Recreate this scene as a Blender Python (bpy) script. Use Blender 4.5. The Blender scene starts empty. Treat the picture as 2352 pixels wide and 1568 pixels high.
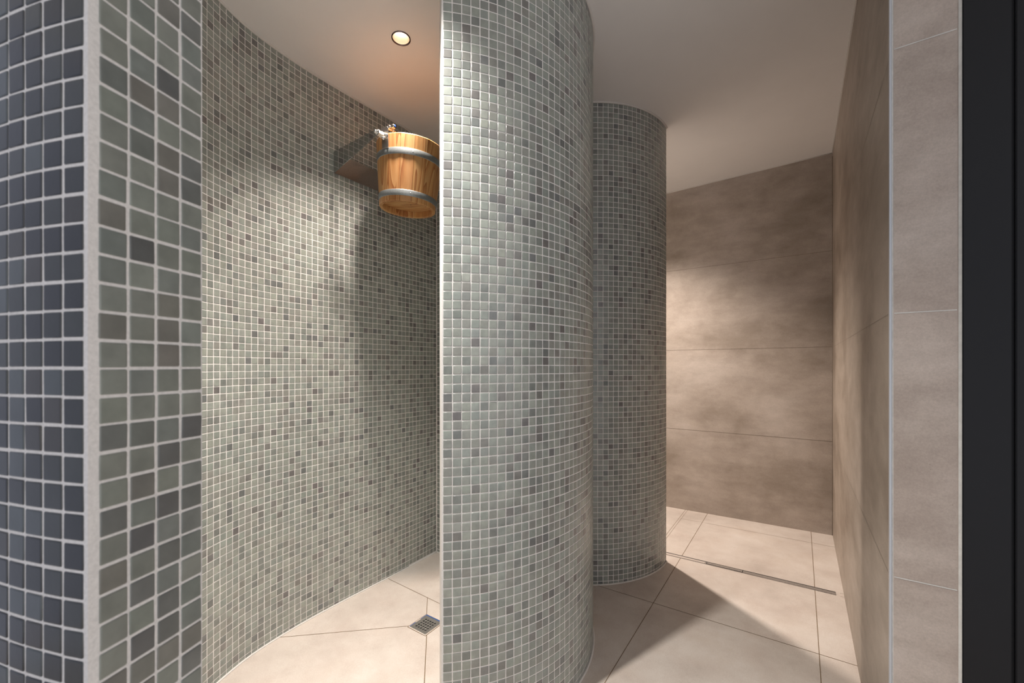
import bpy, bmesh, math, random
import numpy as np
from mathutils import Vector, Matrix

random.seed(7)
rng = np.random.default_rng(11)
SC = bpy.context.scene
COL = SC.collection
P = 0.0262            # mosaic pitch
TS = 0.0234           # mosaic tile size
SL = 0.0165           # gentle fall of floor and ceiling
H = 2.40
CAMZ = 1.091
def zf(x): return SL * x
def zc(x): return H + SL * x

# room axes: A along the back wall, B along the right wall
AX = Vector((0.820, -0.572, 0)).normalized()
BX = Vector((0.572, 0.820, 0)).normalized()
def st(s, t, z=0.0):
    v = AX * s + BX * t
    return Vector((v.x, v.y, z))

# ------------------------------------------------------------------ helpers
def lin(r, g, b):
    f = lambda c: (c / 12.92 if c <= 0.04045 else ((c + 0.055) / 1.055) ** 2.4)
    return (f(r / 255), f(g / 255), f(b / 255), 1)

def link(name, me, mats, parent=None, smooth=False):
    o = bpy.data.objects.new(name, me)
    COL.objects.link(o)
    for m in (mats if isinstance(mats, (list, tuple)) else [mats]):
        me.materials.append(m)
    if parent: o.parent = parent
    if smooth:
        for p in me.polygons: p.use_smooth = True
    return o

def obj(name, bm, mats, parent=None, smooth=False):
    me = bpy.data.meshes.new(name)
    bm.normal_update()
    bm.to_mesh(me); bm.free()
    return link(name, me, mats, parent, smooth)

def struct(o):
    o['kind'] = 'structure'; return o

def thing(name, label, cat, loc):
    o = bpy.data.objects.new(name, None); COL.objects.link(o)
    o.location = loc; o['label'] = label; o['category'] = cat
    o.empty_display_size = 0.05
    return o

def prism(bm, pts, z0, z1, mat=0, caps=True):
    """pts: ccw list of xy; z0,z1: function of x or number."""
    g0 = z0 if callable(z0) else (lambda x: z0)
    g1 = z1 if callable(z1) else (lambda x: z1)
    lo = [bm.verts.new((p[0], p[1], g0(p[0]))) for p in pts]
    hi = [bm.verts.new((p[0], p[1], g1(p[0]))) for p in pts]
    n = len(pts)
    fs = []
    for i in range(n):
        j = (i + 1) % n
        fs.append(bm.faces.new((lo[i], lo[j], hi[j], hi[i])))
    if caps:
        fs.append(bm.faces.new(list(reversed(lo)))); fs.append(bm.faces.new(hi))
    for f in fs: f.material_index = mat
    return fs

def box(bm, c, sx, sy, sz, rot=None, bevel=0.0, mat=0):
    r = bmesh.ops.create_cube(bm, size=1.0)
    vs = r['verts']
    M = Matrix.Translation(Vector(c)) @ ((rot or Matrix.Identity(3)).to_4x4()) @ Matrix.Diagonal((sx, sy, sz, 1))
    bmesh.ops.transform(bm, matrix=M, verts=vs)
    fs = {f for v in vs for f in v.link_faces}
    for f in fs: f.material_index = mat
    if bevel > 0:
        es = list({e for v in vs for e in v.link_edges})
        bmesh.ops.bevel(bm, geom=es, offset=bevel, segments=2, affect='EDGES', profile=0.5)

def frame_from(d):
    d = Vector(d).normalized()
    up = Vector((0, 0, 1)) if abs(d.z) < 0.95 else Vector((1, 0, 0))
    u = up.cross(d).normalized(); v = d.cross(u)
    return u, v, d

def lathe(bm, o, d, prof, n=24, mat=0, smooth=True):
    """revolve profile [(r, h)...] about axis through o in direction d"""
    u, v, d = frame_from(d); o = Vector(o)
    rings = []
    for r, h in prof:
        if r < 1e-6: rings.append([bm.verts.new(o + d * h)])
        else: rings.append([bm.verts.new(o + d * h + (u * math.cos(2*math.pi*k/n) + v * math.sin(2*math.pi*k/n)) * r) for k in range(n)])
    for a, b in zip(rings[:-1], rings[1:]):
        for k in range(n):
            k2 = (k + 1) % n
            if len(a) == 1 and len(b) == 1: continue
            if len(a) == 1: f = bm.faces.new((a[0], b[k2], b[k]))
            elif len(b) == 1: f = bm.faces.new((a[k], a[k2], b[0]))
            else: f = bm.faces.new((a[k], a[k2], b[k2], b[k]))
            f.material_index = mat; f.smooth = smooth

def tube(bm, pts, r, n=8, mat=0):
    pts = [Vector(p) for p in pts]
    rings = []
    for i, p in enumerate(pts):
        d = (pts[min(i+1, len(pts)-1)] - pts[max(i-1, 0)])
        u, v, d = frame_from(d)
        rings.append([bm.verts.new(p + (u*math.cos(2*math.pi*k/n) + v*math.sin(2*math.pi*k/n))*r) for k in range(n)])
    for a, b in zip(rings[:-1], rings[1:]):
        for k in range(n):
            f = bm.faces.new((a[k], a[(k+1) % n], b[(k+1) % n], b[k])); f.smooth = True; f.material_index = mat
    bm.faces.new(list(reversed(rings[0]))); bm.faces.new(rings[-1])

# ------------------------------------------------------------------ materials
class NT:
    def __init__(s, name):
        s.m = bpy.data.materials.new(name); s.m.use_nodes = True
        s.t = s.m.node_tree; s.b = s.t.nodes['Principled BSDF']
    def n(s, typ, **kw):
        nd = s.t.nodes.new(typ)
        for k, v in kw.items():
            if k in nd.inputs.keys() and not hasattr(nd, k): nd.inputs[k].default_value = v
            elif hasattr(nd, k): setattr(nd, k, v)
            else: nd.inputs[k].default_value = v
        return nd
    def l(s, a, b): s.t.links.new(a, b)
    def ramp(s, fac, stops):
        r = s.t.nodes.new('ShaderNodeValToRGB')
        e = r.color_ramp.elements
        e[0].position, e[0].color = stops[0]
        e[1].position, e[1].color = stops[-1]
        for p, c in stops[1:-1]:
            x = e.new(p); x.color = c
        s.l(fac, r.inputs[0]); return r.outputs[0]
    def mix(s, fac, a, b, blend='MIX'):
        m = s.t.nodes.new('ShaderNodeMix'); m.data_type = 'RGBA'; m.blend_type = blend
        for i, v in ((0, fac), (6, a), (7, b)):
            if hasattr(v, 'links') or isinstance(v, bpy.types.NodeSocket): s.l(v, m.inputs[i])
            else: m.inputs[i].default_value = v
        return m.outputs[2]
    def noise(s, scale, detail=4, rough=0.55, vec=None, sc=None, dist=0.0):
        n = s.t.nodes.new('ShaderNodeTexNoise'); n.inputs['Scale'].default_value = scale
        n.inputs['Detail'].default_value = detail; n.inputs['Roughness'].default_value = rough
        n.inputs['Distortion'].default_value = dist
        if vec is None:
            tc = s.t.nodes.new('ShaderNodeTexCoord'); vec = tc.outputs['Object']
        if sc:
            mp = s.t.nodes.new('ShaderNodeMapping'); mp.inputs['Scale'].default_value = sc
            s.l(vec, mp.inputs[0]); vec = mp.outputs[0]
        s.l(vec, n.inputs['Vector']); return n.outputs['Fac']
    def bump(s, h, strength, dist):
        b = s.t.nodes.new('ShaderNodeBump'); b.inputs['Strength'].default_value = strength
        b.inputs['Distance'].default_value = dist
        s.l(h, b.inputs['Height']); s.l(b.outputs[0], s.b.inputs['Normal'])

def stone(name, c_lo, c_mid, c_hi, rot=-0.609, speck=0.5, rough=0.5, cont=(0.36, 0.5, 0.66)):
    t = NT(name)
    tc = t.n('ShaderNodeTexCoord')
    mp = t.n('ShaderNodeMapping'); mp.inputs['Rotation'].default_value = (0, 0, -rot)
    t.l(tc.outputs['Object'], mp.inputs[0]); v = mp.outputs[0]
    big = t.noise(2.3, 8, 0.60, v, (1, 1, 1.3), 0.15)
    c = t.ramp(big, [(cont[0], c_lo), (cont[1], c_mid), (cont[2], c_hi)])
    med = t.noise(11, 7, 0.65, v, (0.6, 0.6, 1.6), 0.1)
    c = t.mix(0.55, c, t.ramp(med, [(0.3, (0.40, 0.39, 0.38, 1)), (0.7, (0.60, 0.60, 0.60, 1))]), 'OVERLAY')
    fine = t.noise(260, 3, 0.7, v)
    c = t.mix(0.35, c, t.ramp(fine, [(0.3, (0.36, 0.36, 0.36, 1)), (0.7, (0.62, 0.62, 0.62, 1))]), 'OVERLAY')
    # pinholes
    vo = t.n('ShaderNodeTexVoronoi'); vo.inputs['Scale'].default_value = 70
    t.l(v, vo.inputs['Vector'])
    spot = t.ramp(vo.outputs['Distance'], [(0.03, (1, 1, 1, 1)), (0.07, (0, 0, 0, 1))])
    gate = t.ramp(t.noise(4, 3, 0.6, v), [(0.5, (0, 0, 0, 1)), (0.62, (1, 1, 1, 1))])
    mul = t.mix(1.0, spot, gate, 'MULTIPLY')
    sc_ = t.n('ShaderNodeMath', operation='MULTIPLY'); sc_.inputs[1].default_value = speck
    t.l(mul, sc_.inputs[0])
    c = t.mix(sc_.outputs[0], c, lin(90, 78, 66))
    t.l(c, t.b.inputs['Base Color'])
    t.b.inputs['Roughness'].default_value = rough
    t.b.inputs['Specular IOR Level'].default_value = 0.35
    t.bump(fine, 0.08, 0.002)
    return t.m

def plain(name, col, rough=0.5, metal=0.0, nz=None, spec=0.5):
    t = NT(name); t.b.inputs['Roughness'].default_value = rough; t.b.inputs['Metallic'].default_value = metal
    t.b.inputs['Specular IOR Level'].default_value = spec
    if nz:
        f = t.noise(nz[0], 5, 0.6)
        k = nz[1]
        a = tuple(max(0, x * (1 - k)) for x in col[:3]) + (1,); b = tuple(x * (1 + k) for x in col[:3]) + (1,)
        t.l(t.ramp(f, [(0.3, a), (0.7, b)]), t.b.inputs['Base Color'])
        t.bump(f, 0.15, 0.001)
    else: t.b.inputs['Base Color'].default_value = col
    return t.m

# mosaic glass: colour per tile, with cloudy variation inside the glass
def glass_tile(name):
    t = NT(name)
    at = t.n('ShaderNodeAttribute'); at.attribute_name = 'tone'
    cl = t.noise(38, 4, 0.55)
    c = t.mix(0.55, at.outputs['Color'], t.ramp(cl, [(0.3, (0.37, 0.37, 0.37, 1)), (0.7, (0.62, 0.62, 0.61, 1))]), 'OVERLAY')
    t.l(c, t.b.inputs['Base Color'])
    t.b.inputs['Roughness'].default_value = 0.36
    t.b.inputs['Specular IOR Level'].default_value = 0.6
    t.b.inputs['Coat Weight'].default_value = 0.35
    t.b.inputs['Coat Roughness'].default_value = 0.22
    t.bump(t.noise(120, 3, 0.6), 0.10, 0.0012)
    return t.m

M = {}
M['tile'] = glass_tile('mosaic_glass')
M['grout'] = plain('mosaic_grout', (0.76, 0.73, 0.71, 1), 0.8, 0, (300, 0.10), 0.2)
M['caulk'] = plain('white_sealant', (0.66, 0.63, 0.60, 1), 0.5, 0, (90, 0.05))
M['ceiling'] = plain('ceiling_paint', (0.80, 0.78, 0.765, 1), 0.9, 0, (5, 0.015), 0.1)
M['floor'] = stone('floor_porcelain', lin(186, 175, 166), lin(202, 191, 182), lin(212, 202, 193), rough=0.42, cont=(0.3, 0.5, 0.7), speck=0.25)
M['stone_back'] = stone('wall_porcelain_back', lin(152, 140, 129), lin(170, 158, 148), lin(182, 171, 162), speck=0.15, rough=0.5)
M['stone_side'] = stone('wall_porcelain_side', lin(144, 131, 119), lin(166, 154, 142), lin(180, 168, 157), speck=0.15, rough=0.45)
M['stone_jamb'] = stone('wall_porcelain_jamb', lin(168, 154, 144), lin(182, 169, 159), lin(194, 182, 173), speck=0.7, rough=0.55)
M['joint'] = plain('brown_joint', lin(118, 98, 74), 0.8, 0, (60, 0.25))
M['wjoint'] = plain('wall_joint', lin(124, 112, 100), 0.8, 0, (60, 0.2))
M['sjoint'] = plain('side_joint', lin(158, 146, 134), 0.8, 0, (60, 0.2))
M['ljoint'] = plain('pale_joint', lin(205, 202, 196), 0.7, 0, (60, 0.1))
M['steel'] = plain('brushed_steel', (0.46, 0.44, 0.43, 1), 0.30, 1.0, (180, 0.08))
M['drain_steel'] = plain('worn_drain_steel', (0.38, 0.34, 0.31, 1), 0.45, 0.6, (120, 0.2))
M['grate_steel'] = plain('stamped_steel', (0.55, 0.52, 0.49, 1), 0.32, 0.85, (200, 0.1))
M['mirror'] = plain('polished_steel', (0.46, 0.46, 0.45, 1), 0.05, 1.0)
M['chrome'] = plain('chrome', (0.62, 0.60, 0.58, 1), 0.12, 1.0)
M['hoop'] = plain('galvanised_hoop', (0.30, 0.325, 0.335, 1), 0.42, 0.75, (140, 0.12))
M['nylon'] = plain('cream_nylon', (0.80, 0.70, 0.58, 1), 0.4)
M['dark'] = plain('dark_hole', (0.012, 0.011, 0.011, 1), 0.6)
M['blue'] = plain('blue_tape', (0.02, 0.09, 0.32, 1), 0.5)
M['bluecap'] = plain('blue_cap', (0.01, 0.05, 0.35, 1), 0.3)
M['trim'] = plain('satin_trim', (0.55, 0.57, 0.60, 1), 0.4, 0.35)
M['black'] = plain('anthracite_paint', (0.008, 0.0082, 0.0100, 1), 0.5, 0, (40, 0.03), 0.35)
M['black2'] = plain('anthracite_shadow_gap', (0.006, 0.006, 0.007, 1), 0.7)
t = NT('lamp_glow'); t.b.inputs['Base Color'].default_value = (1, 0.9, 0.8, 1)
t.b.inputs['Emission Color'].default_value = (1, 0.83, 0.66, 1); t.b.inputs['Emission Strength'].default_value = 3.2; M['glow'] = t.m
M['reflector'] = plain('lamp_reflector', (0.72, 0.62, 0.50, 1), 0.35, 0.3)
M['ring'] = plain('lamp_ring', (0.16, 0.13, 0.14, 1), 0.25, 1.0)

# wood: vertical grain; per-stave tone and grain offset
def wood(name, axis='z'):
    t = NT(name)
    tc = t.n('ShaderNodeTexCoord')
    at = t.n('ShaderNodeAttribute'); at.attribute_name = 'tone'
    sep = t.n('ShaderNodeSeparateColor'); t.l(at.outputs['Color'], sep.inputs[0])
    add = t.n('ShaderNodeVectorMath', operation='MULTIPLY_ADD')
    t.l(at.outputs['Color'], add.inputs[0]); add.inputs[1].default_value = (7.3, 9.1, 5.7)
    t.l(tc.outputs['Object'], add.inputs[2])
    mp = t.n('ShaderNodeMapping')
    mp.inputs['Scale'].default_value = (1, 1, 0.055) if axis == 'z' else (0.10, 1, 1)
    t.l(add.outputs[0], mp.inputs[0]); v = mp.outputs[0]
    low = t.noise(13, 2, 0.45, v, None, 0.15)
    mm = t.n('ShaderNodeMath', operation='MULTIPLY'); mm.inputs[1].default_value = 11.0
    t.l(low, mm.inputs[0])
    fr = t.n('ShaderNodeMath', operation='FRACT'); t.l(mm.outputs[0], fr.inputs[0])
    grain = t.ramp(fr.outputs[0], [(0.0, lin(198, 160, 112)), (0.55, lin(188, 142, 92)), (0.82, lin(172, 122, 76)), (0.95, lin(152, 100, 60)), (1.0, lin(192, 150, 102))])
    tint = t.ramp(sep.outputs[0], [(0.0, (0.40, 0.33, 0.28, 1)), (0.35, (0.50, 0.45, 0.40, 1)), (0.65, (0.54, 0.52, 0.48, 1)), (1.0, (0.60, 0.60, 0.56, 1))])
    c = t.mix(0.75, grain, tint, 'OVERLAY')
    fine = t.noise(420, 3, 0.6, v)
    c = t.mix(0.25, c, t.ramp(fine, [(0.3, (0.35, 0.35, 0.35, 1)), (0.7, (0.6, 0.6, 0.6, 1))]), 'OVERLAY')
    t.l(c, t.b.inputs['Base Color'])
    t.b.inputs['Roughness'].default_value = 0.42; t.b.inputs['Specular IOR Level'].default_value = 0.4
    t.bump(fine, 0.1, 0.001)
    return t.m
M['wood'] = wood('larch_staves')
M['wood_flat'] = wood('larch_board', 'x')

# ------------------------------------------------------------------ paths
class Path:
    def __init__(s, pts):
        s.p = np.array(pts, float)
        d = np.hypot(*np.diff(s.p, axis=0).T)
        s.c = np.concatenate([[0], np.cumsum(d)]); s.L = s.c[-1]
    def pos(s, l):
        return np.array([np.interp(l, s.c, s.p[:, 0]), np.interp(l, s.c, s.p[:, 1])])
    def tan(s, l, e=0.012):
        a = s.pos(max(0, l - e)); b = s.pos(min(s.L, l + e)); d = b - a
        return d / np.hypot(*d)
    def off(s, d):
        """points offset to the left of travel by d"""
        out = []
        for l in s.c:
            t = s.tan(l); out.append(s.pos(l) + d * np.array([-t[1], t[0]]))
        return out

def arc(c, r, a0, a1, n):
    return [(c[0] + r * math.cos(math.radians(a0 + (a1 - a0) * k / n)), c[1] + r * math.sin(math.radians(a0 + (a1 - a0) * k / n))) for k in range(n + 1)]

def catmull(pts, n=12):
    pts = [np.array(p, float) for p in pts]
    q = [2 * pts[0] - pts[1]] + pts + [2 * pts[-1] - pts[-2]]
    out = []
    for i in range(1, len(q) - 2):
        p0, p1, p2, p3 = q[i-1], q[i], q[i+1], q[i+2]
        for k in range(n):
            u = k / n
            out.append(0.5 * ((2*p1) + (-p0+p2)*u + (2*p0-5*p1+4*p2-p3)*u*u + (-p0+3*p1-3*p2+p3)*u**3))
    out.append(pts[-1])
    return out

# palettes: (linear rgb, weight)
PAL = [((0.288, 0.305, 0.276), 46), ((0.268, 0.292, 0.268), 22), ((0.258, 0.262, 0.240), 13),
       ((0.212, 0.226, 0.212), 11), ((0.200, 0.196, 0.186), 6), ((0.160, 0.168, 0.166), 2.8), ((0.168, 0.158, 0.156), 1.6)]
PAL_SHADED = [((0.032, 0.035, 0.036), 34), ((0.024, 0.026, 0.029), 22), ((0.062, 0.072, 0.078), 18), ((0.018, 0.019, 0.024), 20), ((0.040, 0.036, 0.034), 6)]  # outer left face: same mosaic, its shaded look put into the tile colour
PAL_END = [((0.222, 0.236, 0.210), 46), ((0.200, 0.218, 0.202), 24), ((0.190, 0.186, 0.168), 14), ((0.152, 0.160, 0.153), 12), ((0.118, 0.122, 0.122), 4)]  # end face: tones lowered, part of its shade put into the colour

class Tiles:
    def __init__(s): s.V = []; s.C = []
    def add(s, path, side, z_phase, l0=None, l1=None, ncol=None, pal=PAL, margin=0.003, seed=0, lift=0.0):
        """side +1: tiles on the left of travel, -1: on the right"""
        r = np.random.default_rng(seed)
        L0 = margin if l0 is None else l0; L1 = path.L - margin if l1 is None else l1
        n = ncol or max(1, round((L1 - L0) / P)); w = (L1 - L0) / n
        wt = np.array([x[1] for x in pal], float); wt /= wt.sum()
        cols = np.array([x[0] for x in pal])
        # unit tile rings: octagon corners
        def ring(hs_x, hs_y, cr):
            a = []
            for sx, sy in ((1, 1), (-1, 1), (-1, -1), (1, -1)):
                p1 = (sx * (hs_x - cr), sy * hs_y); p2 = (sx * hs_x, sy * (hs_y - cr))
                a += ([p2, p1] if sx * sy > 0 else [p1, p2])
            return np.array(a)
        jx_sheet = None
        for i in range(n):
            l = L0 + (i + 0.5) * w
            c = path.pos(l); t = path.tan(l); nn = np.array([-t[1], t[0]]) * side
            zlo = zf(c[0]) + 0.003; zhi = zc(c[0]) - 0.003
            j0 = int(math.floor((zlo - z_phase) / P)) - 1; j1 = int(math.ceil((zhi - z_phase) / P)) + 1
            for j in range(j0, j1):
                a = z_phase + j * P + (P - TS) / 2; b = a + TS
                a2 = max(a, zlo); b2 = min(b, zhi)
                if b2 - a2 < 0.005: continue
                hx = w / 2 * (TS / P) * (1 + r.normal(0, 0.008)); hy = (b2 - a2) / 2
                cz = (a2 + b2) / 2 + (r.normal(0, 0.00025)); lx = r.normal(0, 0.0003)
                # neighbouring tiles tilt together in sheets, with a little of their own
                tx, ty = r.normal(0, 0.006), r.normal(0, 0.006); rot = r.normal(0, 0.006)
                dep = r.normal(0, 0.00012) + lift
                for (ins, h, cr) in ((0, 0.0, 0.0009), (0.0002, 0.0006, 0.0009), (0.0008, 0.00085, 0.0008), (0.0020, 0.0009, 0.0006)):
                    q = ring(hx - ins, hy - ins, min(cr, hy * 0.5))
                    u = q[:, 0] * math.cos(rot) - q[:, 1] * math.sin(rot) + lx
                    v = q[:, 0] * math.sin(rot) + q[:, 1] * math.cos(rot)
                    hh = h + dep + (u * tx + v * ty if h > 0 else 0)
                    X = c[0] + t[0] * u + nn[0] * hh; Y = c[1] + t[1] * u + nn[1] * hh
                    s.V.append(np.stack([X, Y, cz + v], 1) if True else None)
                col = cols[r.choice(len(cols), p=wt)] * (1 + r.normal(0, 0.05)) * (1 + r.normal(0, 0.008, 3))
                s.C.append(col)
                s._side = side
        s.sides = getattr(s, 'sides', []) + [(len(s.C), side)]
    def mesh(s, name, base_bm, mats):
        """joins base bmesh (grout, material 0) and all tiles (material 1) in one mesh"""
        bv = [v.co[:] for v in base_bm.verts]; base_bm.verts.index_update()
        bf = [[v.index for v in f.verts] for f in base_bm.faces]
        base_bm.free()
        V = np.concatenate(s.V) if s.V else np.zeros((0, 3)); nt = len(s.C); nb = len(bv)
        allv = np.concatenate([np.array(bv, float).reshape(-1, 3), V])
        # faces for a tile: 3 bands * 8 quads + one ngon(8)
        quads = []
        for b in range(3):
            for k in range(8):
                k2 = (k + 1) % 8
                quads.append((b*8+k, b*8+k2, (b+1)*8+k2, (b+1)*8+k))
        q = np.array(quads).reshape(-1); cap = np.arange(24, 32)
        sgn = []
        prev = 0
        for cnt, sd in s.sides: sgn += [sd] * (cnt - prev); prev = cnt
        sgn = np.array(sgn)
        qrev = np.array([x[::-1] for x in quads]).reshape(-1); caprev = cap[::-1]
        loop_tile_f = np.concatenate([q, cap]); loop_tile_r = np.concatenate([qrev, caprev])
        base_idx = nb + np.arange(nt)[:, None] * 32
        # travel x up with normal left (side +1) needs reversed winding
        loops_t = np.where((sgn == 1)[:, None], loop_tile_r[None] + base_idx, loop_tile_f[None] + base_idx).reshape(-1)
        sizes_t = np.tile(np.array([4] * 24 + [8]), nt)
        lb = [i for f in bf for i in f]; sb = [len(f) for f in bf]
        loops = np.concatenate([np.array(lb, int), loops_t]); sizes = np.concatenate([np.array(sb, int), sizes_t])
        starts = np.concatenate([[0], np.cumsum(sizes)[:-1]])
        me = bpy.data.meshes.new(name)
        me.vertices.add(len(allv)); me.vertices.foreach_set('co', allv.astype(np.float32).reshape(-1))
        me.loops.add(len(loops)); me.loops.foreach_set('vertex_index', loops.astype(np.int32))
        me.polygons.add(len(sizes)); me.polygons.foreach_set('loop_start', starts.astype(np.int32))
        me.polygons.foreach_set('loop_total', sizes.astype(np.int32))
        mi = np.concatenate([np.zeros(len(sb), int), np.ones(len(sizes_t), int)])
        me.polygons.foreach_set('material_index', mi.astype(np.int32))
        sm = np.concatenate([np.zeros(len(sb), bool), np.ones(len(sizes_t), bool)])
        me.polygons.foreach_set('use_smooth', sm)
        att = me.color_attributes.new('tone', 'FLOAT_COLOR', 'POINT')
        cc = np.ones((len(allv), 4), np.float32)
        if nt: cc[nb:, :3] = np.repeat(np.array(s.C), 32, axis=0)
        att.data.foreach_set('color', cc.reshape(-1))
        me.update(calc_edges=True); me.validate()
        return struct(link(name, me, mats))

def ring_solid(bm, outer, inner):
    pts = [tuple(p) for p in outer] + [tuple(p) for p in reversed(inner)]
    a = sum(pts[i][0]*pts[(i+1) % len(pts)][1] - pts[(i+1) % len(pts)][0]*pts[i][1] for i in range(len(pts)))
    n = len(outer)
    # side quads only plus quad caps so that the concave outline needs no ngon
    lo_o = [bm.verts.new((p[0], p[1], zf(p[0]))) for p in outer]; hi_o = [bm.verts.new((p[0], p[1], zc(p[0]))) for p in outer]
    lo_i = [bm.verts.new((p[0], p[1], zf(p[0]))) for p in inner]; hi_i = [bm.verts.new((p[0], p[1], zc(p[0]))) for p in inner]
    F = []
    for k in range(n - 1):
        F += [(lo_o[k], lo_o[k+1], hi_o[k+1], hi_o[k]), (lo_i[k+1], lo_i[k], hi_i[k], hi_i[k+1]),
              (hi_o[k], hi_o[k+1], hi_i[k+1], hi_i[k]), (lo_o[k+1], lo_o[k], lo_i[k], lo_i[k+1])]
    F += [(lo_i[0], lo_o[0], hi_o[0], hi_i[0]), (lo_o[-1], lo_i[-1], hi_i[-1], hi_o[-1])]
    for f in F: bm.faces.new(f)
    bmesh.ops.recalc_face_normals(bm, faces=bm.faces[:])

def bead(name, curves, r=0.0045):
    bm = bmesh.new()
    for c in curves: tube(bm, c, r, 6)
    return struct(obj(name, bm, M['caulk'], None, True))

# ------------------------------------------------------------------ mosaic walls
TH = 0.108
C1 = (-0.1823, 1.3191); R1 = 0.862
Bp = (-0.357, 0.475); Ap = (-0.385, 0.384)
aB = math.degrees(math.atan2(Bp[1]-C1[1], Bp[0]-C1[0]))       # about -101.7
aP = math.degrees(math.atan2(1.445-C1[1], -1.035-C1[0])) - 360
K = (-0.4475, 2.449)
arc1 = arc(C1, R1, aB, aP, 60)
tail = catmull([arc1[-2], arc1[-1], (-1.004, 1.58), (-0.925, 1.745), (-0.81, 1.925), (-0.634, 2.172), K], 10)[11:]
Win = Path(arc1 + [tuple(p) for p in tail])      # inner face, travel clockwise: room is on the left... (side computed below)
outer1 = [tuple(p) for p in Win.off(-TH)]
# which side is the room?  room centre is C1
t0 = Win.tan(0.3); nl = np.array([-t0[1], t0[0]]); p0 = Win.pos(0.3)
roomside = 1 if np.dot(np.array(C1) - p0, nl) > 0 else -1
outer1 = [tuple(p) for p in Win.off(-roomside * TH)]
Ap = outer1[0]
Wout = Path(outer1)
bm = bmesh.new(); ring_solid(bm, outer1, [tuple(p) for p in Win.p])
T1 = Tiles()
T1.add(Win, roomside, 0.0, seed=3, margin=0.004)
T1.add(Wout, -roomside, 0.59*P, l0=0.0035, l1=0.0035 + P*62, ncol=62, seed=4, pal=PAL_SHADED)
endp = Path([Ap, Bp])
te = endp.tan(0.05); ne = np.array([-te[1], te[0]])
es = 1 if np.dot(ne, np.array([0.957, -0.29])) > 0 else -1
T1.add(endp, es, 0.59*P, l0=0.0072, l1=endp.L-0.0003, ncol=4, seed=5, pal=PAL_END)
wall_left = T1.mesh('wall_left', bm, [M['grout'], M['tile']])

# centre wall: convex drum + second convex drum
C2 = (-0.271, 1.76); R2 = 0.605
C3 = (0.418, 2.574); R3 = 0.524
E_ = (-0.198, 1.159)
aE = math.degrees(math.atan2(E_[1]-C2[1], E_[0]-C2[0]))
d12 = math.hypot(C3[0]-C2[0], C3[1]-C2[1]); dd = (d12**2 + R2**2 - R3**2)/(2*d12); hh = math.sqrt(R2**2-dd**2)
ux, uy = (C3[0]-C2[0])/d12, (C3[1]-C2[1])/d12
J = (C2[0]+dd*ux+hh*uy, C2[1]+dd*uy-hh*ux)
aJ2 = math.degrees(math.atan2(J[1]-C2[1], J[0]-C2[0])); aJ3 = math.degrees(math.atan2(J[1]-C3[1], J[0]-C3[0]))
drum = Path(arc(C2, R2, aE, aJ2, 56))
drum_solid = Path(arc(C2, R2, aE, aJ2 + 8, 60))
innr = drum_solid.off(TH); innr[0] = np.array([-0.2215, 1.263])
bm = bmesh.new(); ring_solid(bm, [tuple(p) for p in drum_solid.p], [tuple(p) for p in innr])
second = Path(arc(C3, R3, -33.6, aJ3, 40))
straight_end = st((Vector((C3[0], C3[1], 0)).dot(AX)) - R3, 3.27)
pts3 = arc(C3, R3, -33.6, -214.9, 90) + [(straight_end.x, straight_end.y)]
solid3 = Path(pts3)
inn3 = solid3.off(-TH)
n3 = np.array(C3) - np.array(pts3[5]); tt = solid3.tan(0.2); sd3 = 1 if np.dot(n3, np.array([-tt[1], tt[0]])) > 0 else -1
inn3 = solid3.off(sd3 * TH)
ring_solid(bm, [tuple(p) for p in pts3], [tuple(p) for p in inn3])
T2 = Tiles()
T2.add(drum, -1, 0.8*P, l0=0.0035, l1=drum.L-0.0015, seed=8)
T2.add(second, -sd3, 0.95*P, l0=0.0012, l1=second.L-0.0015, seed=9)
ip = Path([tuple(p) for p in innr]); T2.add(ip, 1, 0.3*P, seed=10)
ip3 = Path([tuple(p) for p in inn3]); T2.add(ip3, sd3, 0.1*P, l1=1.3, l0=0.003, seed=12)
wall_center = T2.mesh('wall_center', bm, [M['grout'], M['tile']])

# short wall closing the first shower behind the drum
kd = np.array([AX.x, AX.y]); Kv = np.array(K)
far = Path([tuple(Kv - 0.0*kd), tuple(Kv + 0.70*kd)])
farout = Path([tuple(Kv + np.array([BX.x, BX.y])*0.11 - kd*0.02), tuple(Kv + 0.70*kd + np.array([BX.x, BX.y])*0.10)])
bm = bmesh.new(); ring_solid(bm, [tuple(p) for p in far.p], [tuple(p) for p in farout.p])
T3 = Tiles(); T3.add(far, -1, 0.45*P, l0=0.003, l1=0.69, seed=13)
wall_far = T3.mesh('wall_far', bm, [M['grout'], M['tile']])

# sealant beads where the mosaic meets ceiling and floor
def bead_pts(path, side, zfun, dz, l1=None, off=0.003):
    out = []
    n = 60
    for k in range(n + 1):
        l = (l1 or path.L) * k / n
        p = path.pos(l); t = path.tan(l); q = p + side * off * np.array([-t[1], t[0]])
        out.append((q[0], q[1], zfun(q[0]) + dz))
    return out
bead('trim_1', [bead_pts(Win, roomside, zc, -0.002), bead_pts(drum, -1, zc, -0.002), bead_pts(second, -sd3, zc, -0.002), bead_pts(far, -1, zc, -0.002)], 0.0055)
bead('trim_2', [bead_pts(Win, roomside, zf, 0.001), bead_pts(drum, -1, zf, 0.001), bead_pts(second, -sd3, zf, 0.001), bead_pts(far, -1, zf, 0.001)], 0.0042)

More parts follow.
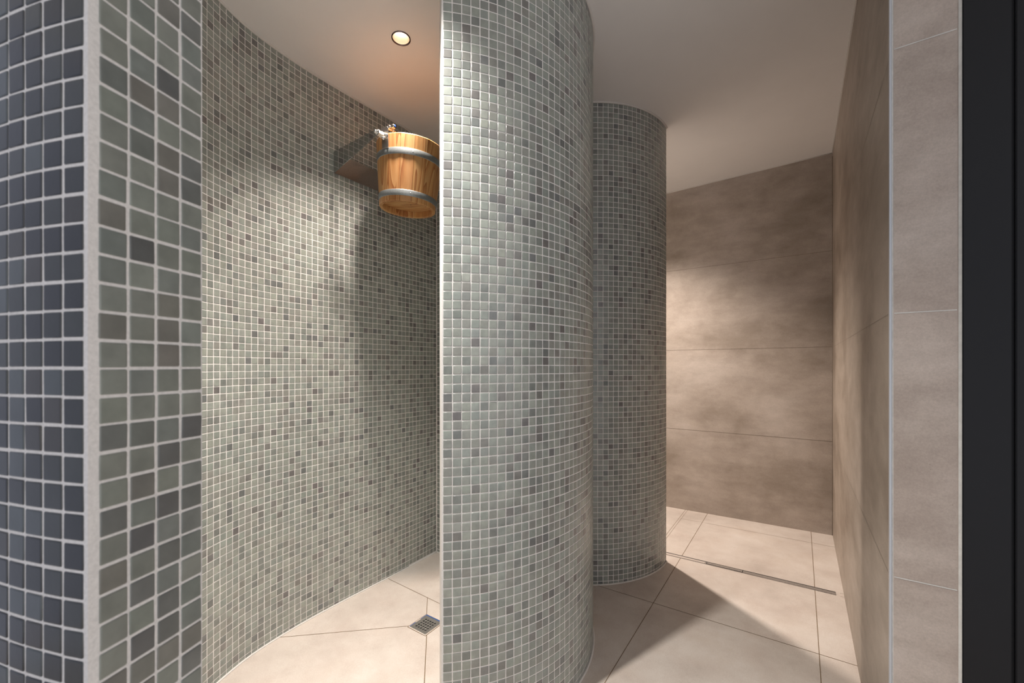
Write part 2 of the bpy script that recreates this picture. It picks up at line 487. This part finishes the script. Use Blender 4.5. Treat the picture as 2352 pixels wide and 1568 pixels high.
# ------------------------------------------------------------------ large tile walls
def wall_box(name, s0, s1, t0_, t1_, mat):
    bm = bmesh.new()
    pts = [st(s0, t0_), st(s1, t0_), st(s1, t1_), st(s0, t1_)]
    prism(bm, [(p.x, p.y) for p in pts], zf, zc)
    bmesh.ops.recalc_face_normals(bm, faces=bm.faces[:])
    return struct(obj(name, bm, mat))
SW, SJ, TJ, TB = 0.170, 0.283, 1.271, 3.271
wall_back = wall_box('wall_back', -2.3, SJ, TB, TB + 0.12, M['stone_back'])
wall_right = wall_box('wall_right', SW, SJ, TJ + 0.008, TB, M['stone_side'])
jamb = wall_box('wall_jamb', SW + 0.006, SJ - 0.004, TJ, TJ + 0.0078, M['stone_jamb'])
# joints: thin strips standing a hair proud of the tile
def strip(bm, a, b, w, nrm, lift=0.0006):
    a = Vector(a); b = Vector(b); d = (b - a).normalized(); s = d.cross(Vector(nrm)).normalized() * w / 2
    o = Vector(nrm).normalized() * lift
    vs = [bm.verts.new(p) for p in (a - s + o, a + s + o, b + s + o, b - s + o)]
    bm.faces.new(vs)
bm = bmesh.new()
for z in (0.622, 1.2165, 1.819):
    a = st(-1.6, TB); b = st(SW, TB); strip(bm, (a.x, a.y, z), (b.x, b.y, z), 0.0022, -BX)
j = obj('joint_lines', bm, M['wjoint'], wall_back)
bm = bmesh.new()
for z in (0.612, 1.213, 1.80):
    a = st(SW, TJ + 0.01); b = st(SW, TB); strip(bm, (a.x, a.y, z), (b.x, b.y, z), 0.0018, -AX)
obj('joint_lines', bm, M['sjoint'], wall_right)
bm = bmesh.new()
for z in (0.612, 1.213, 1.815):
    a = st(SW + 0.007, TJ); b = st(SJ - 0.006, TJ); strip(bm, (a.x, a.y, z), (b.x, b.y, z), 0.0024, -BX)
obj('joint_lines', bm, M['ljoint'], jamb)
# metal edge profile on the outer corner and sealant against the dark door
def vpost(name, pts, mat, z0=zf, z1=zc):
    bm = bmesh.new(); prism(bm, pts, z0, z1); bmesh.ops.recalc_face_normals(bm, faces=bm.faces[:])
    return struct(obj(name, bm, mat))
q = lambda *L: [(st(s, t).x, st(s, t).y) for s, t in L]
vpost('trim_3', q((SW-0.0012, TJ-0.0008), (SW+0.0028, TJ-0.0008), (SW+0.0028, TJ+0.010), (SW-0.0012, TJ+0.010)), M['trim'])
vpost('trim_4', q((SW+0.0032, TJ+0.0006), (SW+0.0062, TJ+0.0006), (SW+0.0062, TJ+0.010), (SW+0.0032, TJ+0.010)), M['ljoint'])
vpost('trim_5', q((SJ-0.0042, TJ-0.0010), (SJ+0.0006, TJ-0.0030), (SJ+0.0006, TJ+0.01), (SJ-0.0042, TJ+0.01)), M['ljoint'])
# ceiling and floor beads of the large-format walls
def line_bead(s0, t0_, s1, t1_, zfun, dz):
    a, b = st(s0, t0_), st(s1, t1_); return [(a.x + (b.x-a.x)*k/8, a.y + (b.y-a.y)*k/8, zfun(a.x + (b.x-a.x)*k/8) + dz) for k in range(9)]
bead('trim_6', [line_bead(-1.5, TB-0.002, SW, TB-0.002, zc, -0.001), line_bead(SW-0.001, TJ+0.01, SW-0.001, TB, zc, -0.001)], 0.004)
bm = bmesh.new(); tube(bm, [st(SW-0.0005, TB-0.0005, 0.03), st(SW-0.0005, TB-0.0005, 2.41)], 0.0022, 6)
struct(obj('trim_7', bm, M['wjoint'], None, True))

# ------------------------------------------------------------------ dark door frame at the right edge
door = bpy.data.objects.new('door_1', None); COL.objects.link(door); struct(door)
def dpart(name, s0, s1, t0_, t1_, mat, bev=0.0015):
    bm = bmesh.new(); prism(bm, q((s0, t0_), (s1, t0_), (s1, t1_), (s0, t1_)), zf, zc)
    bmesh.ops.recalc_face_normals(bm, faces=bm.faces[:])
    bmesh.ops.bevel(bm, geom=[e for e in bm.edges if abs((e.verts[0].co - e.verts[1].co).normalized().z) > 0.9], offset=bev, segments=2, affect='EDGES')
    return obj(name, bm, mat, door)
dpart('door_frame', SJ + 0.0012, SJ + 0.0705, TJ - 0.004, TJ + 0.11, M['black'])
dpart('shadow_gap', SJ + 0.0705, SJ + 0.0765, TJ + 0.004, TJ + 0.10, M['black2'])
dpart('door_leaf', SJ + 0.0765, SJ + 0.80, TJ - 0.002, TJ + 0.05, M['black'])

# ------------------------------------------------------------------ floor
XR = [(-2.2, -0.7), (2.9, -0.7), (2.9, 4.2), (-2.2, 4.2)]
bm = bmesh.new(); prism(bm, XR, lambda x: zf(x) - 0.12, zf)
bmesh.ops.recalc_face_normals(bm, faces=bm.faces[:])
floor = struct(obj('floor', bm, M['floor']))
bm = bmesh.new(); prism(bm, XR, zc, lambda x: zc(x) + 0.12)
bmesh.ops.recalc_face_normals(bm, faces=bm.faces[:])
ceiling = struct(obj('ceiling', bm, M['ceiling']))

FN = Vector((-SL, 0, 1)).normalized()
def fl(p): return Vector((p[0], p[1], zf(p[0])))
bm = bmesh.new()
def fj(p, q_, w=0.0026): strip(bm, fl(p), fl(q_), w, FN, 0.0005)
def fst(s0, t0_, s1, t1_, w=0.0026): fj(st(s0, t0_), st(s1, t1_), w)
TD = 2.459   # channel drain line
for s in (-0.549, 0.060): fst(s, 0.6, s, TD - 0.018); fst(s, TD + 0.018, s, TB)
fst(-0.9, 1.918, SW, 1.918)
fst(-0.695, 3.072, SW, 3.072, 0.0018)
fst(0.155, TD + 0.015, SW, TD + 0.015, 0.0016); fst(0.155, TD - 0.017, SW, TD - 0.017, 0.0016)
fst(-0.700, 2.475, -0.700, TB, 0.0022); fst(-0.685, 2.475, -0.685, TB, 0.0018)
# first shower: envelope cut round the square drain, laid to a fall
fj((-0.75, 2.225), (-0.06, 1.700))
dl, dt_, db_ = (-0.436, 1.7476), (-0.377, 1.822), (-0.349, 1.686)
fj(dl, (-1.05, 1.675)); fj(dt_, (-0.402, 1.958)); fj(db_, (-0.290, 1.35), 0.003); fj((-0.29, 1.35), (-0.245, 1.1), 0.003)
fj((-0.296, 1.763), (0.1, 1.79))
obj('joint_lines', bm, M['joint'], floor)

# ------------------------------------------------------------------ square floor drain
dcx, dcy = -0.3665, 1.7535
dd_ = thing('floor_drain', 'square steel floor drain with round holes and blue tape edging', 'drain', (dcx, dcy, zf(dcx)))
RZ = Matrix.Rotation(math.atan2(AX.y, AX.x), 3, 'Z') 
tiltm = Vector((0, 0, 1)).rotation_difference(FN).to_matrix()
RD = tiltm @ RZ
def dlocal(x, y, z=0.0): return RD @ Vector((x, y, z))
S = 0.050
# pale recess frame
bm = bmesh.new()
def dq(bm, x0, y0, x1, y1, z, mat=0):
    f = bm.faces.new([bm.verts.new(dlocal(*c)) for c in ((x0, y0, z), (x1, y0, z), (x1, y1, z), (x0, y1, z))]); f.material_index = mat
def dbox(bm, x0, y0, x1, y1, z0, z1):
    box(bm, dlocal((x0+x1)/2, (y0+y1)/2, (z0+z1)/2), abs(x1-x0), abs(y1-y0), z1-z0, RD)
W = S + 0.004
for a in ((-W, -W, W, -W+0.002), (-W, W-0.002, W, W), (-W, -W, -W+0.002, W), (W-0.002, -W, W, W)): dbox(bm, a[0], a[1], a[2], a[3], -0.004, 0.0012)
obj('rim', bm, M['joint'], dd_)
bm = bmesh.new(); dbox(bm, -W+0.002, -W+0.002, W-0.002, W-0.002, -0.004, 0.0009)
obj('recess', bm, M['floor'], dd_)
def ribbon(p0, p1, w0, seed):
    """strip of masking tape with a torn inner edge, from p0 to p1 (local), inner side to the left"""
    r = random.Random(seed); bm = bmesh.new(); n = 14
    d = Vector((p1[0]-p0[0], p1[1]-p0[1])); L = d.length; d /= L; m_ = Vector((-d.y, d.x))
    lo = []; hi = []
    for k in range(n+1):
        q_ = Vector(p0) + d*(L*k/n); wv = w0*(0.55 + 0.45*r.random())
        for lst, zz in ((lo, 0.0009), (hi, 0.0021)):
            lst.append((bm.verts.new(dlocal(q_.x, q_.y, zz)), bm.verts.new(dlocal(q_.x + m_.x*wv, q_.y + m_.y*wv, zz))))
    for k in range(n):
        bm.faces.new((hi[k][0], hi[k+1][0], hi[k+1][1], hi[k][1])); bm.faces.new((lo[k][0], lo[k][1], lo[k+1][1], lo[k+1][0]))
        bm.faces.new((lo[k][0], lo[k+1][0], hi[k+1][0], hi[k][0])); bm.faces.new((lo[k+1][1], lo[k][1], hi[k][1], hi[k+1][1]))
    bm.faces.new((lo[0][1], lo[0][0], hi[0][0], hi[0][1])); bm.faces.new((lo[-1][0], lo[-1][1], hi[-1][1], hi[-1][0]))
    bmesh.ops.recalc_face_normals(bm, faces=bm.faces[:])
    return obj('blue_tape', bm, M['blue'], dd_)
ribbon((S + 0.001, S + 0.0012), (-S + 0.001, S + 0.0012), 0.0062, 1)
ribbon((-S + 0.0008, S - 0.002), (-S + 0.0008, S - 0.034), 0.0046, 2)
ribbon((-S + 0.0008, -S + 0.036), (-S + 0.0008, -S + 0.004), 0.0040, 3)
# grate: plate with real holes = grid of ring cells
bm = bmesh.new()
G = S - 0.0035; cell = 0.0135; hr = 0.0054
holes = [(i, j) for i in range(-2, 3) for j in range(-2, 3)]
zt = 0.0032
def gv(x, y, z): return bm.verts.new(dlocal(x + 0.0015, y - 0.0015, z))
nseg = 24
for i, j_ in holes:
    cx_, cy_ = i*cell, j_*cell
    sq = []; ci = []; cb = []
    for k in range(nseg):
        a = 2*math.pi*k/nseg; c_, s_ = math.cos(a), math.sin(a); m_ = cell/2/max(abs(c_), abs(s_))
        sq.append(gv(cx_ + c_*m_, cy_ + s_*m_, zt)); ci.append(gv(cx_ + c_*hr, cy_ + s_*hr, zt - 0.0004)); cb.append(gv(cx_ + c_*hr*0.92, cy_ + s_*hr*0.92, 0.0012))
    for k in range(nseg):
        k2 = (k+1) % nseg
        bm.faces.new((sq[k], sq[k2], ci[k2], ci[k])); bm.faces.new((ci[k], ci[k2], cb[k2], cb[k]))
g2 = cell*2.5
for a in ((-G, -G, G, -g2), (-G, g2, G, G), (-G, -g2, -g2, g2), (g2, -g2, G, g2)): dbox(bm, a[0] + 0.0015, a[1] - 0.0015, a[2] + 0.0015, a[3] - 0.0015, 0.0012, zt)
obj('grate', bm, M['grate_steel'], dd_)
# raised studs between the holes
bm = bmesh.new()
for i in range(-2, 2):
    for j_ in range(-2, 2):
        c = dlocal((i+0.5)*cell + 0.0015, (j_+0.5)*cell - 0.0015, zt - 0.0002)
        lathe(bm, c, FN, [(0.0034, 0), (0.0032, 0.0008), (0.002, 0.0014), (0, 0.0016)], 12)
obj('studs', bm, M['chrome'], dd_)
bm = bmesh.new(); dbox(bm, -g2, -g2, g2, g2, 0.0009, 0.0013); obj('sump', bm, M['dark'], dd_)

# ------------------------------------------------------------------ linear drain
p0 = st(-0.9, TD)
ch = thing('channel_drain', 'long narrow linear drain slot crossing the light floor before the stone wall', 'drain', (0.9, 2.3, zf(0.9)))
off = Vector((0.9, 2.3, zf(0.9)))
bR = Matrix.Rotation(math.atan2(AX.y, AX.x), 3, 'Z')
def seg(name, s0, s1, half, mat, z0, z1, dt0=0.0):
    bm = bmesh.new()
    n = 8
    for k in range(n):
        a, b = s0 + (s1-s0)*k/n, s0 + (s1-s0)*(k+1)/n
        pts = [st(a, TD-half+dt0), st(b, TD-half+dt0), st(b, TD+half+dt0), st(a, TD+half+dt0)]
        prism(bm, [(p.x - off.x, p.y - off.y) for p in pts], lambda x: zf(x + off.x) - off.z + z0, lambda x: zf(x + off.x) - off.z + z1, caps=True)
    bmesh.ops.remove_doubles(bm, verts=bm.verts[:], dist=1e-5)
    bmesh.ops.recalc_face_normals(bm, faces=bm.faces[:])
    return obj(name, bm, mat, ch)
seg('channel_frame', -0.98, 0.140, 0.0175, M['drain_steel'], 0.0, 0.0014)
seg('slot', -0.978, 0.138, 0.0022, M['dark'], 0.0013, 0.0018, 0.0128)
seg('cover', -0.242, 0.138, 0.0100, M['drain_steel'], 0.0014, 0.0024, -0.0035)
seg('tile_insert', -0.97, -0.425, 0.0095, M['floor'], 0.0014, 0.0022, -0.0035)
bm_l = seg('lift_section', -0.418, -0.243, 0.0125, M['dark'], 0.0014, 0.0026, -0.001)
seg('lift_cover', -0.415, -0.246, 0.0100, M['drain_steel'], 0.0020, 0.0032, -0.0025)

# ------------------------------------------------------------------ steel wall bracket
W1 = Vector((-0.8235, 1.902, 0))
# exact foot on the wall face
best = min(range(400), key=lambda k: np.hypot(*(Win.pos(Win.L*0.5 + k*Win.L*0.5/400) - np.array([W1.x, W1.y]))))
wp = Win.pos(Win.L*0.5 + best*Win.L*0.5/400)
ztop = 2.084; zbot = 1.985; AL = 0.315; GAP = 0.366
l_a = Win.L*0.5 + best*Win.L*0.5/400
wq = Win.pos(l_a + GAP)
wd = Vector((wq[0]-wp[0], wq[1]-wp[1], 0)).normalized(); wn = Vector((wd.y, -wd.x, 0))
sag = max((Vector((Win.pos(l_a + GAP*f/20)[0]-wp[0], Win.pos(l_a + GAP*f/20)[1]-wp[1], 0))).dot(wn) for f in range(21))
W1 = Vector((wp[0], wp[1], 0)) + wn * (0.0016 + max(0, sag))
br = thing('bucket_bracket', 'polished steel wall bracket with tapering arms holding the wooden bucket', 'bracket', (W1.x, W1.y, zbot))
bo = Vector((W1.x, W1.y, zbot))
def bp(along, out, z): return wd * along + wn * out + Vector((0, 0, z - bo.z))
def plate(name, quad, thick_dir, th, mat, parent):
    bm = bmesh.new()
    a = [bm.verts.new(v) for v in quad]; b = [bm.verts.new(v + thick_dir * th) for v in quad]
    bm.faces.new(list(reversed(a))); bm.faces.new(b)
    n = len(quad)
    for k in range(n): bm.faces.new((a[k], a[(k+1) % n], b[(k+1) % n], b[k]))
    bmesh.ops.recalc_face_normals(bm, faces=bm.faces[:])
    bmesh.ops.bevel(bm, geom=bm.edges[:], offset=0.0004, segments=1, affect='EDGES')
    return obj(name, bm, mat, parent)
plate('mounting_plate', [bp(0, 0, zbot), bp(GAP, 0, zbot), bp(GAP, 0, ztop), bp(0, 0, ztop)], wn, 0.0025, M['steel'], br)
for a0 in (0.0, GAP - 0.0025):
    tip = []
    for k in range(7):
        an = math.radians(-100 + 200*k/6)
        tip.append(bp(a0, AL + 0.013*math.cos(an), ztop - 0.014 + 0.014*math.sin(an)))
    arm = plate('arm', [bp(a0, 0.002, zbot)] + tip + [bp(a0, 0.002, ztop)], wd, 0.0025, M['mirror'], br)
    sgn_ = -1 if a0 == 0 else 1
    bm = bmesh.new()
    o_ = bp(a0 + (0 if sgn_ < 0 else 0.0025), AL, ztop - 0.014)
    lathe(bm, o_, wd*sgn_, [(0, 0.014), (0.005, 0.013), (0.0075, 0.009), (0.0085, 0.004), (0.011, 0.0035), (0.011, 0)], 16)
    obj('acorn_nut', bm, M['chrome'], arm)
    bm = bmesh.new()
    o_ = bp(a0 + (0.0025 if sgn_ < 0 else 0), AL, ztop - 0.014)
    lathe(bm, o_, -wd*sgn_, [(0.013, 0), (0.013, 0.003), (0.0115, 0.004), (0.0115, 0.019), (0.013, 0.020), (0.013, 0.022), (0, 0.022)], 20)
    obj('nylon_bushing', bm, M['nylon'], arm)
# inlet valve with blue cap, at the far side of the bracket
zv = 2.130
bm = bmesh.new()
lathe(bm, bp(0.262, 0.001, zv), wn, [(0.020, 0), (0.020, 0.004), (0.009, 0.006), (0.009, 0.290)], 20)
lathe(bm, bp(0.262, 0.280, zv), wn, [(0.0, 0), (0.015, 0.0), (0.0165, 0.004), (0.0165, 0.026), (0.013, 0.030), (0, 0.032)], 20)
lathe(bm, bp(0.262, 0.296, zv), Vector((0, 0, -1)), [(0.009, 0), (0.009, 0.045), (0.007, 0.05), (0, 0.05)], 16)
lathe(bm, bp(0.262, 0.296, zv), -wd, [(0.0085, 0), (0.0085, 0.150), (0.0125, 0.152), (0.0125, 0.164), (0.008, 0.168), (0, 0.168)], 20)
val = obj('inlet_valve', bm, M['chrome'], br)
kp = bp(0.083, 0.296, zv + 0.002)
kd_ = (wn*0.9 + wd*0.25 + Vector((0, 0, 0.15))).normalized()
bm = bmesh.new()
lathe(bm, kp - wd*0.012, wd, [(0, 0), (0.011, 0.0), (0.012, 0.004), (0.012, 0.018), (0.010, 0.024), (0, 0.024)], 20)
lathe(bm, kp, kd_, [(0.0095, 0), (0.0095, 0.012), (0.0115, 0.013), (0.0115, 0.024), (0.009, 0.027), (0, 0.027)], 20)
obj('knob', bm, M['chrome'], val)
bm = bmesh.new()
lathe(bm, kp + kd_*0.0268, kd_, [(0.006, 0), (0.006, 0.001), (0, 0.0016)], 14)
obj('blue_cap', bm, M['bluecap'], val)

# ------------------------------------------------------------------ bucket
bc = W1 + wn*AL + wd*(GAP/2); 
BZ0, BZ1 = 1.805, 2.077
RB, RT = 0.1245, 0.1500
bk = thing('bucket', 'larch wood cold-dousing bucket of staves with two grey metal hoops, hanging in the shower', 'bucket', (bc.x, bc.y, BZ0))
HB = BZ1 - BZ0
# it hangs a few degrees back towards the wall, about the bracket's pivots
Rt = Matrix.Rotation(math.radians(4.5), 3, wd)
pv = Vector((bc.x, bc.y, ztop - 0.014))
b0 = Vector((bc.x, bc.y, BZ0))
if (Rt @ (b0 - pv)).dot(wn) > 0: Rt = Matrix.Rotation(math.radians(-4.5), 3, wd)
bk.location = pv + Rt @ (b0 - pv); bk.rotation_euler = Rt.to_euler()
NS = 16; ang0 = math.atan2(-wd.y, -wd.x)
def rad(z): return RB + (RT - RB) * z / HB
bm = bmesh.new(); tone = []
for k in range(NS):
    a0 = ang0 + 2*math.pi*(k-0.5)/NS; a1 = ang0 + 2*math.pi*(k+0.5)/NS
    gap = 0.0022
    vs = {}
    zs = [0, HB]
    nsub = 5
    cols_o = []
    for (zz) in (0.0, 0.003, HB-0.003, HB):
        row_o = []; row_i = []
        ch_ = 0.0015 if zz in (0.0, HB) else 0.0
        for m_ in range(nsub+1):
            f_ = m_/nsub; aa = a0 + (a1-a0)*f_
            # nearly flat outside face at the rim, rounder below: blend chord and arc
            R_ = rad(zz); chord = R_*math.cos((a1-a0)/2)/math.cos(aa-(a0+a1)/2)
            rr = chord*0.7 + R_*0.3 - ch_
            edge = min(f_, 1-f_)
            if edge < 1e-6:
                rr -= 0.0008; aa += (0.0035 if m_ == 0 else -0.0035)
            row_o.append(bm.verts.new((rr*math.cos(aa), rr*math.sin(aa), zz)))
            ri = R_ - 0.016 + ch_
            row_i.append(bm.verts.new((ri*math.cos(aa), ri*math.sin(aa), zz)))
        cols_o.append((row_o, row_i))
    fcs = []
    for (o0, i0), (o1, i1) in zip(cols_o[:-1], cols_o[1:]):
        for m_ in range(nsub):
            fcs.append(bm.faces.new((o0[m_], o0[m_+1], o1[m_+1], o1[m_])))
            fcs.append(bm.faces.new((i0[m_+1], i0[m_], i1[m_], i1[m_+1])))
        fcs.append(bm.faces.new((o0[-1], i0[-1], i1[-1], o1[-1]))); fcs.append(bm.faces.new((i0[0], o0[0], o1[0], i1[0])))
    for (o, i_), rev in ((cols_o[0], True), (cols_o[-1], False)):
        for m_ in range(nsub):
            q4 = (o[m_], o[m_+1], i_[m_+1], i_[m_])
            fcs.append(bm.faces.new(q4 if not rev else tuple(reversed(q4))))
    tone += [(random.random(), random.random(), random.random(), 1)] * (4*2*(nsub+1))
nv = len(bm.verts)
bmesh.ops.recalc_face_normals(bm, faces=bm.faces[:])
ob = obj('staves', bm, M['wood'], bk)
att = ob.data.color_attributes.new('tone', 'FLOAT_COLOR', 'POINT')
att.data.foreach_set('color', np.array(tone, np.float32).reshape(-1))
# bottom board: three planks, set up inside
bm = bmesh.new(); tone = []
rbt = rad(0.03) - 0.0155; z0_, z1_ = 0.028, 0.044
cuts = [-rbt, -0.035, 0.042, rbt]
for a_, b_ in zip(cuts[:-1], cuts[1:]):
    n0 = len(bm.verts); n = 14
    up_, dn_ = [], []
    prof = [(-math.sqrt(max(0, rbt**2-y**2)), y) for y in np.linspace(a_+0.0004, b_-0.0004, n)] + [(math.sqrt(max(0, rbt**2-y**2)), y) for y in np.linspace(b_-0.0004, a_+0.0004, n)]
    pr = []
    for p_ in prof:
        if not pr or math.hypot(p_[0]-pr[-1][0], p_[1]-pr[-1][1]) > 1e-5: pr.append(p_)
    if math.hypot(pr[0][0]-pr[-1][0], pr[0][1]-pr[-1][1]) < 1e-5: pr.pop()
    prism(bm, pr, z0_, z1_)
    tone += [(random.uniform(0.5, 0.95), random.random(), random.random(), 1)]*(len(bm.verts)-n0)
bmesh.ops.recalc_face_normals(bm, faces=bm.faces[:])
bb = obj('bottom_board', bm, M['wood_flat'], bk)
bb.rotation_euler = (0, 0, math.radians(-22))
att = bb.data.color_attributes.new('tone', 'FLOAT_COLOR', 'POINT')
att.data.foreach_set('color', np.array(tone, np.float32).reshape(-1))
bm = bmesh.new(); lathe(bm, (0.01, 0.012, 0.0276), (0, 0, 1), [(0, 0), (0.0028, 0), (0.0028, 0.002)], 12)
obj('drip_hole', bm, M['dark'], bk)
# hoops
for zc_, h_ in ((0.2005, 0.0255), (0.0340, 0.0245)):
    bm = bmesh.new(); n = 96
    ri_ = [rad(zc_-h_/2)*0.9975, rad(zc_+h_/2)*0.9975]
    prof = [(ri_[0]-0.003, zc_-h_/2), (ri_[0]+0.0016, zc_-h_/2+0.0004), (ri_[0]+0.0018, zc_-h_/2+0.001), (ri_[1]+0.0018, zc_+h_/2-0.001), (ri_[1]+0.0016, zc_+h_/2-0.0004), (ri_[1]-0.003, zc_+h_/2)]
    lathe(bm, (0, 0, 0), (0, 0, 1), prof, n, smooth=True)
    hp = obj('hoop', bm, M['hoop'], bk)
    # rivets
    bm = bmesh.new()
    an = -math.pi/2 + 0.33
    rr = rad(zc_)*0.9975 + 0.0014
    lathe(bm, (rr*math.cos(an), rr*math.sin(an), zc_), (math.cos(an), math.sin(an), 0), [(0.0026, 0), (0.0022, 0.0009), (0, 0.0012)], 10)
    obj('rivet', bm, M['hoop'], hp)
# hanger straps either side, with bolts
for sg in (-1, 1):
    dr = (Matrix.Rotation(math.radians(5*(-sg)), 3, 'Z') @ (wd*sg)) if sg < 0 else wd*sg
    base = Vector((0, 0, 0))
    bm = bmesh.new()
    zlo_, zhi_ = 0.2135, BZ1 - BZ0 + 0.010
    zt_ = 0.275
    slope = (rad(zt_)-rad(zlo_))/(zt_-zlo_)
    axd = Vector((dr.x, dr.y, slope)).normalized()
    side_ = Vector((0, 0, 1)).cross(dr).normalized()
    nrm = Vector((dr.x, dr.y, -slope)).normalized()
    up_ = nrm.cross(side_); up_ = up_ if up_.z > 0 else -up_
    c0 = dr*(rad(zlo_)*0.997 + 0.0008) + Vector((0, 0, zlo_))
    ln = 0.083
    quad = []
    w_ = 0.0190
    for uu, vv in ((-w_, 0), (w_, 0), (w_, ln-0.006), (w_-0.005, ln), (-w_+0.005, ln), (-w_, ln-0.006)):
        quad.append(c0 + side_*uu + up_*vv)
    sp = plate('hanger_strap', quad, nrm, 0.0022, M['steel'], bk)
    bm = bmesh.new()
    for vv, uu in ((0.040, -0.009), (0.049, 0.007)):
        o_ = c0 + side_*uu + up_*vv + nrm*0.002
        lathe(bm, o_, nrm, [(0.0075, 0), (0.0075, 0.002), (0.0055, 0.003), (0.0055, 0.007), (0.003, 0.0095), (0, 0.010)], 14)
    obj('bolt', bm, M['chrome'], sp)

# ------------------------------------------------------------------ downlight
def downlight(x, y, label, vis=True):
    z = zc(x)
    d = thing('downlight', label, 'light', (x, y, z))
    nrm = -Vector((-SL, 0, 1)).normalized()
    bm = bmesh.new()
    lathe(bm, (0, 0, 0), nrm, [(0.0372, -0.002), (0.0372, 0.0026), (0.0350, 0.0034), (0.0330, 0.0026), (0.0322, 0.0), (0.0322, -0.006)], 64)
    obj('bezel', bm, M['ring'], d)
    bm = bmesh.new()
    lathe(bm, (0, 0, 0), nrm, [(0.0322, -0.001), (0.0318, -0.006), (0.0270, -0.022), (0.0215, -0.034), (0.0, -0.036)], 64)
    obj('reflector', bm, M['reflector'], d)
    bm = bmesh.new()
    lathe(bm, (0, 0, 0), nrm, [(0.0, -0.0345), (0.020, -0.0335), (0.0235, -0.0265), (0.0225, -0.0225), (0.012, -0.0200), (0, -0.0192)], 48)
    obj('lamp', bm, M['glow'], d)
    return d
def spot(name, x, y, power, size, blend, col, rad_=0.03, parent=None, tilt=(0, 0)):
    ld = bpy.data.lights.new(name, 'SPOT'); ld.energy = power; ld.spot_size = math.radians(size); ld.spot_blend = blend
    ld.color = col; ld.shadow_soft_size = rad_
    o = bpy.data.objects.new(name, ld); COL.objects.link(o); o.location = (x, y, zc(x) - 0.012)
    o.rotation_euler = (math.radians(tilt[0]), math.radians(tilt[1]), 0)
    return o
WARM = (1.0, 0.88, 0.78); WHITE = (1.0, 0.96, 0.90)
L1 = (-0.440, 1.635); L2 = (-0.450, 0.901); L3 = (0.728, 2.638)
# round opening in the ceiling for the fitting
bm = bmesh.new(); lathe(bm, (L1[0], L1[1], zc(L1[0]) - 0.05), (0, 0, 1), [(0, 0), (0.0345, 0), (0.0345, 0.100), (0, 0.100)], 64)
bmesh.ops.recalc_face_normals(bm, faces=bm.faces[:])
cut = obj('cutter', bm, M['ceiling'])
md = ceiling.modifiers.new('opening', 'BOOLEAN'); md.object = cut; md.operation = 'DIFFERENCE'; md.solver = 'EXACT'
bpy.context.view_layer.update()
dg = bpy.context.evaluated_depsgraph_get()
nm = bpy.data.meshes.new_from_object(ceiling.evaluated_get(dg))
ceiling.modifiers.clear(); ceiling.data = nm
bpy.data.objects.remove(cut)
downlight(*L1, 'small round recessed downlight glowing in the ceiling left of the bucket')
spot('shower_lamp', L1[0], L1[1], 114, 98, 1.0, WARM, 0.028)
spot('entrance_lamp', L2[0], L2[1], 158, 97, 1.0, WHITE, 0.022, None, (0, -7))
spot('recess_lamp', L3[0], L3[1], 180, 112, 1.0, WARM, 0.018)

# ------------------------------------------------------------------ world and camera
w = bpy.data.worlds.new('ambient'); SC.world = w; w.use_nodes = True
bg = w.node_tree.nodes['Background']
wt_ = w.node_tree; tcw = wt_.nodes.new('ShaderNodeTexCoord'); sx_ = wt_.nodes.new('ShaderNodeSeparateXYZ'); mr_ = wt_.nodes.new('ShaderNodeMapRange'); mxw = wt_.nodes.new('ShaderNodeMix')
mxw.data_type = 'RGBA'; mr_.inputs[1].default_value = -0.7; mr_.inputs[2].default_value = 0.5
wt_.links.new(tcw.outputs['Generated'], sx_.inputs[0]); wt_.links.new(sx_.outputs[0], mr_.inputs[0]); wt_.links.new(mr_.outputs[0], mxw.inputs[0])
mxw.inputs[6].default_value = (0.36, 0.38, 0.46, 1); mxw.inputs[7].default_value = (0.95, 0.95, 0.955, 1)
wt_.links.new(mxw.outputs[2], bg.inputs[0])
bg.inputs[1].default_value = 0.90

cam = bpy.data.cameras.new('camera'); co = bpy.data.objects.new('camera', cam); COL.objects.link(co)
cam.sensor_fit = 'HORIZONTAL'; cam.sensor_width = 36; cam.lens = 947/2352*36
cam.shift_x = 0.0; cam.shift_y = (842-784)/2352
cam.clip_start = 0.02
co.location = (0, 0, CAMZ); co.rotation_euler = (math.radians(90), 0, 0)
cam.dof.use_dof = True; cam.dof.focus_distance = 1.7; cam.dof.aperture_fstop = 6.3
SC.camera = co
vs = SC.view_settings
vs.view_transform = 'Standard'; vs.look = 'None'; vs.exposure = 0.28; vs.gamma = 1.0; vs.use_curve_mapping = False
